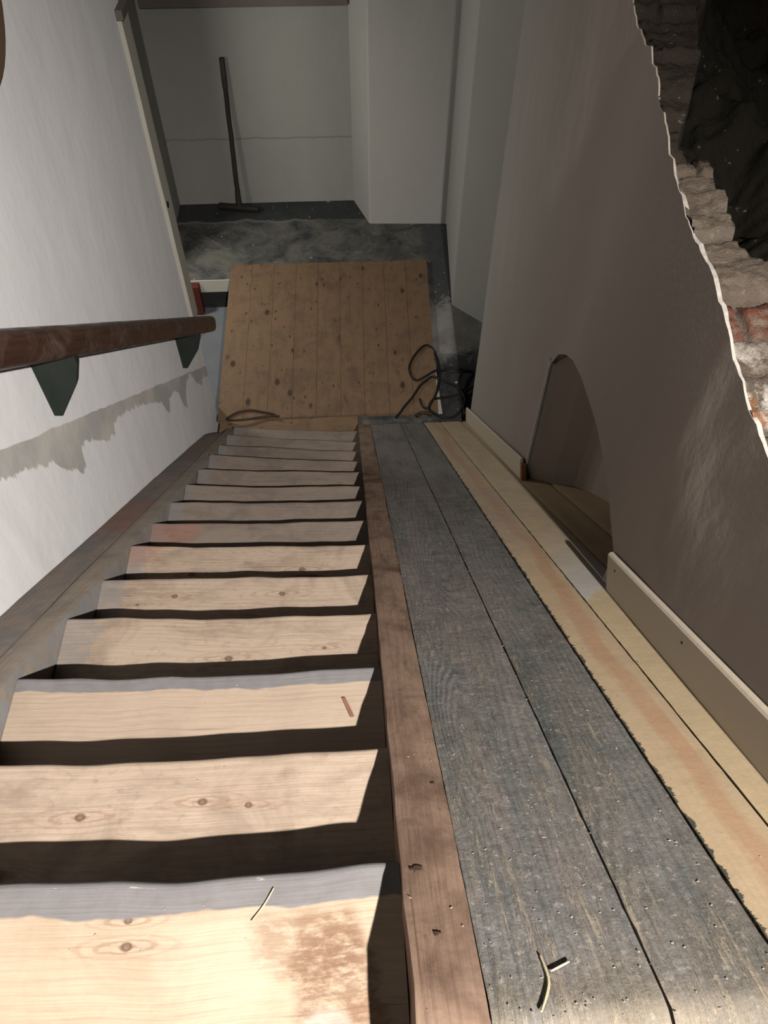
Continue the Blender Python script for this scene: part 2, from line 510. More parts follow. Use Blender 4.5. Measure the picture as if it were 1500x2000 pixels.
def ex_left(w, col, P):
    x, y, z = w.sep(P)
    ze = w.math('SUBTRACT', z, ZO)
    up = w.math('MULTIPLY_ADD', y, -.728, -.468)        # upper edge of the unpainted band
    up = w.math('ADD', up, w.mr(w.noise(w.comb(y, 0.0, 0.0), 6, 3), .3, .7, -.008, .008))
    dep = w.math('SUBTRACT', up, ze)                    # distance below it
    pts = [(1.2, .10), (1.66, .117), (1.78, .128), (1.884, .221), (1.95, .25), (1.99, .24), (2.02, .13), (2.10, .116), (2.17, .145), (2.25, .185), (2.32, .176),
           (2.39, .10), (2.55, .075), (2.75, .07), (2.94, .10), (3.07, .127), (3.11, .2), (3.166, .218), (3.22, .11), (3.375, .088), (3.42, .12), (3.46, .24), (3.521, .265), (3.56, .14), (3.70, .03), (3.79, .027), (3.84, .085), (3.94, .142), (4.0, .15), (4.05, .08), (4.2, .10)]
    cv = w.curve(y, [(a, b * 3) for a, b in pts], 1.2, 4.2)
    lo = w.math('DIVIDE', cv, 3.0)
    lo = w.math('ADD', lo, w.mr(w.noise(w.scale(P, (1, 3.5, .8)), 9, 4, .6), .25, .75, -.028, .028))
    inside = w.math('MULTIPLY', w.mr(dep, -.002, .002), w.mr(w.math('SUBTRACT', dep, lo), .006, -.006))
    col = w.mix(inside, col, w.mix(w.mr(w.noise(P, 3, 4), .4, .6), (.50, .49, .46), (.66, .62, .56)))
    # thin streaky lower coat
    below = w.mr(w.math('SUBTRACT', dep, lo), 0, .02)
    st = w.mr(w.noise(w.scale(P, (1, 4, .5)), 3.0, 4, .6), .42, .66)
    col = w.mix(w.math('MULTIPLY', w.math('MULTIPLY', below, st), .25), col, (.70, .69, .68))
    return col


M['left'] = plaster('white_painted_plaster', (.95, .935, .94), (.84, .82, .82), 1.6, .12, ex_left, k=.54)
def ex_back(w, col, P):
    x, y, z = w.sep(P)
    ze = w.math('SUBTRACT', z, ZO)
    line = w.math('ADD', -3.302, w.mr(w.noise(w.comb(x, 0.0, 0.0), 3, 4), .3, .7, -.012, .012))
    d = w.math('ABSOLUTE', w.math('SUBTRACT', ze, line))
    m = w.math('MULTIPLY', w.mr(d, .012, .003), w.math('MULTIPLY', w.mr(y, 7.1, 7.15), .55))
    return w.mix(m, col, (.20, .20, .16))


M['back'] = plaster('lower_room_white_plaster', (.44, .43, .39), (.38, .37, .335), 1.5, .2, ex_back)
def ex_right(w, col, P):
    x, y, z = w.sep(P)
    # brush-dusted lighter rough zone near the broken edge
    ze = w.math('SUBTRACT', z, ZO)
    edge = w.mr(ze, -1.22, -1.0)
    nearv = w.mr(y, 1.9, 1.5)
    g = w.mr(w.noise(w.scale(P, (1, 1, 3)), 60, 4, .7), .50, .60)
    col = w.mix(w.math('MULTIPLY', w.math('MULTIPLY', w.math('MULTIPLY', edge, nearv), g), .5), col, (.70, .66, .62))
    gn = w.mr(y, 2.4, 3.9)  # far end lightened and greyed: light from the lower room put into the colour
    col = w.mix(w.math('MULTIPLY', gn, .6), col, (.60, .60, .56))
    b = w.near(P, (.74, .95, -1.40), .12)
    return w.mix(w.math('MULTIPLY', b, .12), col, (.30, .21, .15))


M['back2'] = plaster('lower_room_lit_plaster', (.60, .585, .54), (.53, .515, .47), 1.5, .15)  # lower-room plaster made paler, the light on these walls put into its colour
M['right'] = plaster('skim_plaster_brownish', (.58, .485, .415), (.49, .41, .35), 1.8, .14, ex_right)
M['niche'] = plaster('niche_plaster', (.54, .44, .36), (.46, .37, .30), 2.2, .25)
M['reveal'] = plaster('pale_reveal_plaster', (.62, .58, .51), (.50, .45, .38), 5, .4)
M['edge'] = plaster('broken_plaster_edge', (.72, .68, .62), (.50, .42, .36), 14, .8)
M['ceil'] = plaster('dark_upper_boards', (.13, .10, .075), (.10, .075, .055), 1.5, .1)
M['lintel'] = plaster('brown_lintel', (.22, .19, .16), (.17, .145, .12), 3, .1)
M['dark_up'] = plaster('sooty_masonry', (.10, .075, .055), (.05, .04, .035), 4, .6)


def concrete():
    w = NT('patchy_dark_concrete', .72, .35); P = w.pos()
    base = w.mix(w.mr(w.noise(P, 3.2, 6, .7, .8), .38, .62), (.06, .061, .063), (.19, .185, .155))
    base = w.mix(w.math('MULTIPLY', w.mr(w.noise(w.scale(P, (1, 1, 1), (5, 5, 0)), 9, 6, .75), .55, .68), .6), base, (.21, .20, .17))
    x, y, z = w.sep(P)
    # dark repair along the back wall with a wavy pale lip
    e = w.math('ADD', 6.88, w.mr(w.noise(w.comb(x, 0.0, 0.0), 2.5, 4), .3, .7, -.05, .05))
    dk = w.math('MULTIPLY', w.mr(w.math('SUBTRACT', y, e), .0, .015), w.mr(x, .4, .2))
    base = w.mix(w.math('MULTIPLY', dk, .85), base, (.04, .044, .047))
    lip = w.mr(w.math('ABSOLUTE', w.math('SUBTRACT', y, e)), .03, .005)
    base = w.mix(w.math('MULTIPLY', w.math('MULTIPLY', lip, w.mr(x, -.1, -.4)), .45), base, (.36, .33, .33))
    # right strip
    rs = w.mr(w.math('ADD', x, w.mr(w.noise(P, 5, 4), .3, .7, -.05, .05)), .74, .80)
    base = w.mix(w.math('MULTIPLY', rs, .8), base, (.085, .09, .10))
    # plaster-smeared patch
    e2 = w.math('ADD', y, w.mr(w.noise(P, 6, 6, .75, .6), .25, .75, -.22, .22))
    pm = w.math('MULTIPLY', w.math('MULTIPLY', w.mr(e2, 5.50, 5.40), w.mr(e2, 4.68, 4.86)), w.mr(x, .60, .70))
    base = w.mix(w.math('MULTIPLY', pm, .85), base, w.mix(w.mr(w.noise(P, 4, 5), .4, .6), (.30, .28, .24), (.42, .40, .38)))
    low = w.math('MULTIPLY', w.mr(e2, 4.78, 4.6), w.mr(x, .60, .7))
    base = w.mix(w.math('MULTIPLY', low, .85), base, (.045, .045, .046))
    # splashes of plaster
    for sc, th, s2 in ((7, .10, (1, 1, 1)), (16, .12, (1, 1, 1)), (30, .13, (1, 1, 1))):
        d = w.vor(w.scale(P, s2, (sc, 0, 0)), sc); c = w.vor(w.scale(P, s2, (sc, 0, 0)), sc, 'Color')
        r, g, b = w.sep(c)
        sp = w.math('MULTIPLY', w.mr(w.math('ADD', d, w.mr(w.noise(P, 40, 3), 0, 1, -.05, .05)), th + .03, th - .03), w.math('GREATER_THAN', r, .62))
        base = w.mix(w.math('MULTIPLY', sp, w.mr(g, 0, 1, .1, .95)), base, (.62, .59, .50))
    w.color(base)
    w.bump(w.noise(P, 14, 6, .65), .35, .01)
    return w.m


M['concrete'] = concrete()
M['recess'] = plaster('pale_grey_floor_paint', (.22, .235, .245), (.18, .19, .20), 5, .2)
M['recess_dark'] = plaster('dark_riser_face', (.035, .036, .036), (.05, .05, .05), 5, .2)  # near-black face between the cream trim and the recess floor
M['cream'] = plaster('cream_painted_timber', (.68, .65, .55), (.62, .59, .49), 6, .08, rough=.5, mot=.3)
M['skirt'] = plaster('grey_cream_primed_skirting', (.90, .78, .61), (.84, .72, .56), 4, .06, rough=.55, mot=.3)
M['terracotta'] = plaster('terracotta', (.42, .17, .085), (.35, .14, .07), 12, .3)
M['red'] = plaster('dark_red_paint', (.15, .035, .028), (.10, .028, .022), 12, .2, rough=.5)
M['green'] = plaster('dark_green_paint', (.026, .034, .029), (.045, .053, .045), 16, .25, rough=.55)
M['black'] = plaster('black_rubber', (.022, .018, .016), (.035, .028, .024), 12, .1, rough=.5)
M['hole'] = plaster('dark_hole', (.02, .015, .012), (.02, .015, .012), 12, .1)
M['knot'] = plaster('dark_knot_wood', (.10, .055, .035), (.06, .035, .025), 60, .6)
M['crumb'] = plaster('dry_plaster_crumb', (.55, .48, .40), (.40, .33, .27), 20, .3)
M['cordbrown'] = plaster('dull_brown_rubber', (.07, .04, .028), (.05, .03, .02), 12, .1, rough=.5)
M['straw'] = plaster('pale_wood_sliver', (.70, .62, .40), (.60, .50, .32), 20, .2)
M['brownchip'] = plaster('brown_wood_chip', (.30, .15, .09), (.22, .11, .065), 20, .2)
M['broom'] = plaster('dark_broom_wood', (.04, .038, .034), (.065, .06, .052), 9, .2, rough=.6)
M['grip'] = plaster('worn_grip', (.05, .046, .04), (.10, .092, .08), 14, .2, rough=.6)
M['bristle'] = plaster('dark_bristles', (.02, .02, .02), (.035, .034, .032), 30, .5)


def rail_mat():
    w = NT('worn_brown_varnish', .38, .5); P = w.pos(); uv = w.uv()
    g = w.noise(w.scale(uv, (3, 70, 1)), 1.2, 5, .65)
    col = w.mix(w.mr(g, .35, .65), (.06, .028, .018), (.12, .056, .034))
    d = w.mr(w.noise(P, 7, 6, .7, .5), .47, .66)
    col = w.mix(w.math('MULTIPLY', d, .55), col, (.23, .165, .135))
    sc = w.mr(w.noise(w.scale(uv, (30, 60, 1)), 1.3, 4, .7), .70, .74)
    col = w.mix(sc, col, (.38, .25, .15))
    w.color(col)
    w.set(w.b.inputs['Roughness'], w.mr(d, 0, 1, .35, .8))
    w.bump(g, .25, .003)
    return w.m


M['rail'] = rail_mat()


def brick_mat():
    w = NT('old_brick_and_lime', .95, .05); P = w.pos()
    at = w.n('ShaderNodeAttribute'); at.attribute_name = 'kind'
    ty = at.outputs['Fac']            # 0 mortar, 1 brick
    at2 = w.n('ShaderNodeAttribute'); at2.attribute_name = 'rnd'
    rn = at2.outputs['Fac']
    x, y, z = w.sep(P)
    ze = w.math('SUBTRACT', z, ZO)
    bc = w.mix(w.mr(w.noise(P, 9, 5, .6), .35, .65), (.25, .195, .15), (.17, .13, .10))
    red = w.math('MULTIPLY', w.mr(y, 1.245, 1.235), w.mr(y, 1.125, 1.135))
    bc = w.mix(red, bc, (.22, .085, .055))
    lowred = w.math('MULTIPLY', w.mr(y, 1.06, 1.0), w.mr(w.noise(P, 12, 4), .5, .6))
    bc = w.mix(lowred, bc, (.42, .19, .10))
    bc = w.mix(w.mr(w.noise(P, 22, 5, .7), .50, .70), bc, (.30, .24, .185))
    mc = w.mix(w.noise(P, 30, 5), (.24, .19, .15), (.14, .11, .085))
    col = w.mix(ty, mc, bc)
    at3 = w.n('ShaderNodeAttribute'); at3.attribute_name = 'pit'
    lime = w.mr(w.noise(P, 11, 5, .7, .5), .47, .60)
    low = w.mr(w.math('ADD', y, w.mr(w.noise(P, 7, 4), .3, .7, -.06, .06)), 1.13, 1.02)
    col = w.mix(w.math('MULTIPLY', lime, w.mr(low, 0, 1, .05, .95)), col, (.85, .78, .68))
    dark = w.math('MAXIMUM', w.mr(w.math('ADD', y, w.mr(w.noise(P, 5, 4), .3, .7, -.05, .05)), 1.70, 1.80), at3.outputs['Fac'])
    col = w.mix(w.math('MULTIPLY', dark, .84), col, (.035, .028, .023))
    col = w.mix(w.math('MULTIPLY', at3.outputs['Fac'], .9), col, (.022, .020, .014))  # shade inside the pit painted into the colour as near-black
    fl = w.mr(w.noise(P, 32, 4, .65), .66, .69)
    col = w.mix(w.math('MULTIPLY', fl, .55), col, (.36, .32, .28))
    w.color(col)
    n1 = w.bump(w.noise(P, 26, 7, .72), 1.0, .02)
    w.bump(w.noise(P, 120, 4, .6), .4, .004, n1)
    return w.m


M['brick'] = brick_mat()

# ================================================================= SETTING
S = 'structure'


def struct(name, mb, mat, parent=None, **k):
    o = mb.build(name, mat, parent, **k)
    if parent is None:
        o['kind'] = S
    return o


# left wall: plaster skin towards the stair
YE = 4.235
m = MB()
def zlow_left(y): return -4.40
m.slab(lambda u, v: Vector((-1.05 + .004 * nz(v * 5, u * 4), lerp(-2.7, YE, u), lerp(-4.40, 1.7, v))), (1, 0, 0), .13, 60, 50, lambda u, v: (u * 7, v * 6))
struct('wall_left', m, M['left'])

# cream edging strip on the end of the left wall
m = MB()
n = 40
fr = []
for i in range(n + 1):
    z = lerp(-3.12, -1.31, i / n)
    w_ = .006 * nz(z * 5)
    notch = .035 if abs(z + 2.29) < .02 else 0
    fr.append((z, 4.125 + w_ + .012 * nz(z * 2.2) + 0, YE + .055 + .004 * nz(z * 9)))
vs = []; fs = []
for z, a, b in fr:
    vs += [(-1.028, a, z), (-1.028, b, z), (-1.056, b, z), (-1.056, a, z)]
for i in range(n):
    for k in range(4):
        fs.append((i * 4 + k, i * 4 + (k + 1) % 4, i * 4 + 4 + (k + 1) % 4, i * 4 + 4 + k))
fs += [(0, 1, 2, 3), (n * 4, n * 4 + 1, n * 4 + 2, n * 4 + 3)]
m.add(vs, fs)
struct('trim_1', m, M['cream'], bevel=.003)
m = MB()
m.tube([(-1.03, 4.165, -2.268), (-1.024, 4.165, -2.268)], .019, 16)
struct('trim_1_hole', m, M['hole'], bpy.data.objects['trim_1'])
bpy.data.objects['trim_1_hole'].name = 'knot_hole'
m = MB(); m.box(-1.06, -1.015, 4.115, 4.30, -1.31, -1.265)
struct('trim_2', m, M['lintel'], bevel=.004)

# lower room: floor with a sunken doorway area on the left
FL = -3.949
RZ = -4.27
m = MB()
m.box(-1.75, 2.2, 5.91, 7.5, FL - .05, FL)
m.box(-.95, 2.2, 3.4, 5.91, FL - .35, FL)
m.box(.05, 2.2, 1.0, 3.4, FL - .35, FL)
struct('floor', m, M['concrete'])
m = MB(); m.box(-2.4, -.95, 3.2, 6.0, RZ - .08, RZ)
struct('floor_recess', m, M['recess'])
m = MB(); m.box(-2.4, -.95, 5.935, 5.96, RZ, FL - .05)
struct('trim_3', m, M['recess_dark'])
m = MB(); m.box(-1.75, -.95, 5.905, 5.935, -4.082, FL - .004)
struct('trim_4', m, M['cream'], bevel=.004)

# back wall and the walls of the lower room
m = MB()
def wallseg(m, a, b, z0, z1, th=.12, nu=16, nv=20):
    a = Vector(a); b = Vector(b); d = (b - a).normalized(); nrm = Vector((d.y, -d.x, 0))
    m.slab(lambda u, v: Vector((lerp(a.x, b.x, u), lerp(a.y, b.y, u), lerp(z0, z1, v))) + nrm * .004 * nz(u * 5 + a.x, v * 5), nrm, th, nu, nv, lambda u, v: (u, v))
wallseg(m, (-1.78, 7.24, 0), (.16, 7.24, 0), -4.0, -.55)
struct('wall_back', m, M['back'])
m = MB()
wallseg(m, (-1.66, 5.97, 0), (-1.66, 7.3, 0), -4.35, -.55)
struct('wall_back_left', m, M['back'])
m = MB()
pts = [(.115, 7.26), (.262, 6.785), (1.03, 6.745), (.932, 5.42), (1.20, 5.11), (2.2, 5.0)]
z0, z1 = -4.0, -.55
prof = [(x, y, z0) for x, y in pts] + [(2.3, 5.0, z0), (2.3, 7.6, z0), (.115, 7.6, z0)]
m.prism(prof, (0, 0, z1 - z0))
struct('wall_back_right', m, M['back2'], bevel=.012)
m = MB(); m.box(-2.5, 2.3, 4.25, 7.6, -.60, -.50)
struct('ceiling', m, M['ceil'])
m = MB(); m.box(-1.62, .12, 7.19, 7.245, -2.20, -2.02)
struct('trim_5', m, M['lintel'], bevel=.006)
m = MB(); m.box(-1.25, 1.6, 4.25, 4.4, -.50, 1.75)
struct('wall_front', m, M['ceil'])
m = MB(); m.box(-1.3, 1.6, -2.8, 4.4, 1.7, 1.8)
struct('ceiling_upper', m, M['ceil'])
m = MB(); m.box(-1.3, 1.6, -2.9, -2.78, -1.5, 1.75)
struct('wall_rear', m, M['ceil'])
m = MB(); m.box(-2.45, -2.35, 3.2, 6.1, -4.4, -.55); m.box(-2.45, -1.1, 3.1, 3.2, -4.4, -.55)
struct('wall_recess', m, M['back'])
m = MB(); m.box(-1.06, .69, -2.8, -.13, -1.16, -1.099); m.box(.045, .69, -2.8, -.30, -1.16, -1.085)
struct('floor_upper', m, M['platform'])

# right wall ---------------------------------------------------------------
PL = [(-1.6, -.985), (-.2, -.98), (.4, -.985), (.813, -.976), (.869, -.969), (.914, -.963), (.977, -.958), (1.033, -.944), (1.087, -.938), (1.135, -.914), (1.188, -.905), (1.246, -.897), (1.288, -.889),
      (1.364, -.89), (1.425, -.891), (1.51, -.891), (1.592, -.875), (1.673, -.862), (1.742, -.852), (1.832, -.82), (1.941, -.805), (1.989, -.775), (2.072, -.77), (2.09, -.752),
      (2.165, -.761), (2.285, -.758), (2.364, -.72), (2.426, -.689), (2.7, -.62), (3.2, -.5), (4.3, -.35)]
AR = [(1.205, -1.779), (1.253, -1.759), (1.363, -1.713), (1.495, -1.686), (1.648, -1.682), (1.786, -1.699), (1.927, -1.722), (2.073, -1.771), (2.173, -1.827), (2.271, -1.908), (2.325, -2.003)]
JY0, JY1 = 1.205, 2.325
DX = {}


def ztop(y):
    z = interp(y, [p[0] for p in PL], [p[1] for p in PL])
    return z + .010 * nz(y * 22, 3.1) + .007 * nz(y * 60, 1.2)


def zbot(y):
    if JY0 < y < JY1: return interp(y, [p[0] for p in AR], [p[1] for p in AR])
    return min(zd(y) - .3, -1.4) if y < 3.2 else -4.2


def ysamples(ya, yb):
    n = max(2, int(round((yb - ya) / .02)))
    return [lerp(ya, yb, i / n) for i in range(n + 1)]


ZM = -1.55


def skin(y, z):
    return (xw(y) + .006 * nz(y * 2.3, z * 2.3) + .0015 * nz(y * 11, z * 11), y, z)


def strip(m, ysl, zt, zb, n_z, lip_top, lip_bot):
    base = [[skin(y, lerp(zb(y), zt(y), j / n_z)) for j in range(n_z + 1)] for y in ysl]
    vs = [p for c in base for p in c]; W = n_z + 1
    fs = [(i * W + j, i * W + j + 1, (i + 1) * W + j + 1, (i + 1) * W + j) for i in range(len(ysl) - 1) for j in range(n_z)]
    m.add(vs, fs, [(p[1], p[2]) for p in vs], 0)
    if lip_top:
        vt = []
        for c in base:
            p = Vector(c[-1]); l_ = max(.003, .007 + .006 * nz(p.y * 13, 5.5)) if p.y < 1.7 else .004
            vt += [p, p + Vector((l_, 0, .001))]
        m.add(vt, [(i * 2, i * 2 + 2, i * 2 + 3, i * 2 + 1) for i in range(len(base) - 1) if ysl[i] < 1.5], None, 1)
        m.add(vt, [(i * 2, i * 2 + 2, i * 2 + 3, i * 2 + 1) for i in range(len(base) - 1) if ysl[i] >= 1.5], None, 0)
    if lip_bot:
        vt = []
        for c in base:
            p = Vector(c[0]); vt += [p, p + Vector((.022, 0, 0))]
        m.add(vt, [(i * 2, i * 2 + 1, i * 2 + 3, i * 2 + 2) for i in range(len(base) - 1)], None, 0)


m = MB()
yA, yB, yC = ysamples(-.6, JY0), ysamples(JY0, JY1), ysamples(JY1, 3.80)
strip(m, yA + yB[1:] + yC[1:], ztop, lambda y: ZM, 10, True, False)
strip(m, yA, lambda y: ZM, lambda y: -3.0, 14, False, False)
strip(m, yB, lambda y: ZM, lambda y: interp(y, [p[0] for p in AR], [p[1] for p in AR]), 6, False, True)
strip(m, yC, lambda y: ZM, lambda y: -4.2, 16, False, False)
wr = struct('wall_right', m, [M['right'], M['edge']], smooth=True, recalc=False)
bm = bmesh.new(); bm.from_mesh(wr.data); bmesh.ops.remove_doubles(bm, verts=bm.verts, dist=1e-5); bm.to_mesh(wr.data); bm.free()
# solid masonry of the wall behind the skin, arch soffit, niche and its faces
m = MB()
TH = .26
def soff(u, v):
    y = lerp(JY0, JY1, u); return Vector((xw(y) + v * .40, y, interp(y, [p[0] for p in AR], [p[1] for p in AR])))
m.grid(soff, 40, 6)
m.grid(lambda u, v: Vector((xw(JY0) + u * .45, JY0, lerp(-2.4, -1.77, v))), 4, 4)
struct('niche_soffit', m, M['niche'], wr, recalc=False)
m = MB()
# far side face and back face of the niche
pp = [(.83, 2.318), (.86, 2.315), (.940, 2.215), (1.02, 2.15), (1.06, 2.05), (1.085, 1.86), (1.10, 1.10)]
for i in range(1, len(pp) - 1):
    a, b = pp[i], pp[i + 1]
    m.add([(a[0], a[1], -3.1), (b[0], b[1], -3.1), (b[0], b[1], -1.55), (a[0], a[1], -1.55)], [(0, 1, 2, 3)])
struct('niche_face', m, M['niche'], wr, recalc=False)
m = MB()
# pale jamb arris on the corner
n = 30
def jamb(u, v):
    z = lerp(-2.78, -1.99, v)
    wdt = .028 + .008 * nz(z * 9)
    return Vector((xw(JY1) - .003 + u * (wdt + .012), JY1 + .0 - u * .012 + .012 * (1 - u), z)) + Vector((.002 * nz(z * 30, u * 4), 0, 0))
m.grid(jamb, 3, n)
m.grid(lambda u, v: jamb(0, v) + Vector((0, u * .02, 0)), 2, n)
struct('plaster_arris', m, M['reveal'], wr, recalc=False)
m = MB()
m.box(.88, 1.5, 2.33, 3.80, -4.2, -1.45)      # pier beyond the niche
for (ya, yb, za, zb) in ((1.19, 2.33, -1.655, -1.28), (-.6, 1.19, -3.0, -1.28), (2.25, 3.79, -1.5, -1.28)):
    m.prism([(xw(ya) + .0095, ya, za), (1.5, ya, za), (1.5, yb, za), (xw(yb) + .0095, yb, za)], (0, 0, zb - za))
struct('wall_pier', m, M['back'], wr)
m = MB()
m.grid(lambda u, v: Vector((lerp(xw(3.8), .90, u), 3.80 + .004 * u, lerp(-4.0, -.5, v))), 3, 30)
struct('pier_end', m, M['back'], wr, recalc=False)

# broken top of the wall: brick courses seen from above, with a dark pit behind
BY = [.2, .45, .70, .93, 1.13, 1.24, 1.45, 1.67, 1.86, 2.09, 2.33, 2.58, 2.83, 3.1, 3.4, 3.7, 4.1]
XB = [(1.0, 1.02), (1.25, .96), (1.352, .895), (1.413, .869), (1.518, .884), (1.62, .885), (1.735, .897), (1.765, .851), (1.79, .838), (2.015, .926), (2.356, 1.042), (2.5, 1.11), (2.78, 1.19), (3.8, 1.3)]


def ledge(x, y):
    y2 = y + .012 * nz(x * 9, y * 9)
    k = 0
    while k < len(BY) - 2 and y2 > BY[k + 1]: k += 1
    e = min(y2 - BY[k], BY[k + 1] - y2)
    hx = (x + .06 * (k % 2)) / .115
    ex = min(hx - math.floor(hx), 1 - (hx - math.floor(hx))) * .115
    rnd = (math.sin(k * 12.9898 + math.floor(hx) * 4.1 * (k > 6) + 3) * 43758.5453) % 1
    e = min(e, ex if (k % 3 == 1) else 9)
    isb = max(0, min(1, (e - .004) / .006))
    z = ztop(y) - .012 + .020 * (rnd - .6) - .016 * (1 - isb) + .010 * nz(x * 15, y * 15) + .006 * nz(x * 38, y * 38) + .003 * nz(x * 90, y * 90)
    z += .05 * (x - xw(y)) * (1 if y < 1.7 else -1)
    z += (BY[k + 1] - y2) * .05
    xb = interp(y, [p[0] for p in XB], [p[1] for p in XB]) + .012 * nz(y * 16, 2.2) + .006 * nz(y * 45, 7)
    pit = max(0, min(1, (x - xb) / .02))
    z2 = ztop(y) - .24 + .16 * nz(x * 4, y * 3.1) + .06 * nz(x * 11, y * 10) + .02 * nz(x * 30, y * 28)
    return z * (1 - pit) + z2 * pit, isb, rnd, pit


nx_, ny = 150, 420
vs = []; fs = []; kinds = []; rnds = []; pits = []
for j in range(ny + 1):
    y = lerp(.35, 3.8, (j / ny) ** 1.15)
    for i in range(nx_ + 1):
        x = xw(y) + .002 + (1.40 - xw(y)) * (i / nx_) ** 1.5
        z, k, r_, p_ = ledge(x, y)
        vs.append((x, y, z)); kinds.append(k); rnds.append(r_); pits.append(p_)
W = nx_ + 1
for j in range(ny):
    for i in range(nx_):
        a = j * W + i
        fs.append((a, a + 1, a + W + 1, a + W))
m = MB(); m.add(vs, fs, [(p[0], p[1]) for p in vs])
ob = m.build('exposed_brickwork', M['brick'], wr, smooth=True, recalc=False, label='broken top of the wall showing old bricks and lime mortar')
ob.modifiers.clear()
for nm, arr in (('kind', kinds), ('rnd', rnds), ('pit', pits)):
    at = ob.data.attributes.new(nm, 'FLOAT', 'POINT'); at.data.foreach_set('value', arr)
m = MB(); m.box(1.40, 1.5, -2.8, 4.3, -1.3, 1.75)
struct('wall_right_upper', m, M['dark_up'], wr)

# ================================================================= STAIRCASE
Rn = [(.043, .293), (.045, .557), (.041, .829), (.043, 1.096), (.039, 1.358), (.039, 1.616), (.037, 1.883), (.030, 2.144), (.029, 2.389), (.026, 2.659), (.025, 2.906), (.026, 3.164), (.024, 3.431), (.024, 3.718)]
Lny = [.300, .572, .848, 1.125, 1.390, 1.660, 1.915, 2.182, 2.454, 2.724, 3.005, 3.270, 3.545, 3.808]
XL = -.845
XR = .047
st = thing('staircase', (-.4, 2.0, FL), 'steep old wooden staircase with bare worn treads between two board stringers', 'staircase')


def tread(i, yl, yr, z, depth, mat, name='tread', th=.036, label=None):
    W_ = XR - XL
    sd = i * 3.3
    def P(u, v):
        x = XL + u * W_
        ny_ = lerp(yl, yr, u) + .011 * nz(u * 2.6, sd) + .004 * nz(u * 9, sd + 4) - .010 * math.sin(math.pi * u) * .6
        vv = v ** 2.2 if v < 1 else 1
        t = vv * depth
        dish = -.005 * math.sin(math.pi * u) * math.exp(-t / .09)
        zz = z + dish + .0015 * nz(u * 6, t * 9, sd)
        rd = max(0, .010 - t)
        zz -= .012 - math.sqrt(max(0, .012 ** 2 - (rd * 1.2) ** 2)) if rd > 0 else 0
        return Vector((x, ny_ - t, zz))
    mb = MB()
    mb.slab(P, (0, 0, 1), th, 60, 22, lambda u, v: (u * W_ + sd, (v ** 2.2) * depth + 0.0), flip=True)
    return mb.build(name, mat, st, smooth=True, label=label)


def rz(n): return -1.289 - .19 * (n - 1)


for n in range(1, 15):
    i = n - 1
    dep = .42 if n == 1 else (Lny[i] - Lny[i - 1]) + .075
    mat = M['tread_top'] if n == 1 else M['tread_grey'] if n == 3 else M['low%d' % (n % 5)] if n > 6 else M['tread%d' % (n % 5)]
    lab = 'top tread with a grey painted front edge' if n == 1 else 'tread with a grey painted front edge' if n == 3 else 'tread reddened by paint at its left end' if n == 7 else None
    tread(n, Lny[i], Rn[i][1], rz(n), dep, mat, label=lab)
    m = MB()
    zz = rz(n) - .036
    yb = min(Lny[i], Rn[i][1])
    m.box(XL + .002, XR - .002, yb - .062, yb - .045, rz(n + 1) - .0, zz + .002)
    if n == 14: m.build('riser', M['riser'], st)
# floor-level board at the foot
m = MB()
m.slab(lambda u, v: Vector((lerp(-.99, .05, u), lerp(3.60, 4.03, v) + .01 * nz(u * 3, v), FL + .030 + .002 * nz(u * 5, v * 4))), (0, 0, 1), .05, 30, 10, lambda u, v: (u + 2.2, v * .42))
m.build('foot_board', M['platform'], st, bevel=.004)
# tread 0 riser / upper landing face
m = MB(); m.box(XL, XR, -.13, -.115, -1.289, -1.099); m.build('riser', M['riser'], st)


def kz(y, off=0.0):      # top of the stringers: sloping, level at the landing
    return -KD - off - TP * max(y, .062)


def stringer(x0, x1, y0, y1, mat, name, depth=.30, n=90, seed=0.0, endr=.0, wav=.004, off=0.0, label=None):
    mb = MB()
    def P(u, v):
        y = lerp(y0, y1, u)
        x = lerp(x0, x1, v) + wav * nz(y * 2.1, seed + v * 3) + .0015 * nz(y * 16, seed + v * 3)
        if v == 0: x += .0022 * nz(y * 26, seed) + (.004 * max(0, nz(y * 7, seed + 3) - .15))
        z = kz(y, off) + .0025 * nz(y * 3, seed, v) - .004 * (abs(v - .5) * 2) ** 6
        if endr and y1 - y < endr:
            t = 1 - (y1 - y) / endr
            z -= .10 * t * t
        return Vector((x, y, z))
    mb.slab(P, (0, 0, 1), depth, n, 6, lambda u, v: (lerp(y0, y1, u) * SL + seed, lerp(x0, x1, v) + seed))
    return mb.build(name, mat, st, smooth=True, label=label)


stringer(-1.046, -.9285, -2.0, 3.98, M['stringer_out'], 'wall_string', seed=1.5, endr=.30, wav=.007, label='outer board along the left wall with reddish paint traces')
stringer(-.9235, -.848, -2.0, 3.90, M['stringer_in'], 'stringer', seed=4.5, wav=.004, depth=.36, label='left stringer')
stringer(.048, .1375, -.9, 3.86, M['stringer_r'], 'stringer', seed=8.5, wav=.003, depth=.36, label='brown right stringer')
# knot cavities on the right stringer
for (y, x, r_) in ((.263, .069, .0075), (.165, .087, .004), (.43, .119, .003)):
    m = MB()
    sl_ = Vector((0, 1, -TP)).normalized()
    pr_ = []
    for k in range(14):
        a = 2 * math.pi * k / 14
        q = r_ * (1 + .9 * nz(k * 1.7, y * 9))
        pr_.append(Vector((x, y, kz(y))) - NX * .001 + Vector((1, 0, 0)) * math.cos(a) * q * 1.2 + sl_ * math.sin(a) * q * .75)
    m.prism(pr_, NX * .0026)
    m.build('knot', M['knot'], st)

# ================================================================= SLOPING DECK
dk = thing('sloping_deck', (.5, 3.8, FL), 'sloping boarded deck beside the stairs, half grey painted boards and half new pine', 'boarding')


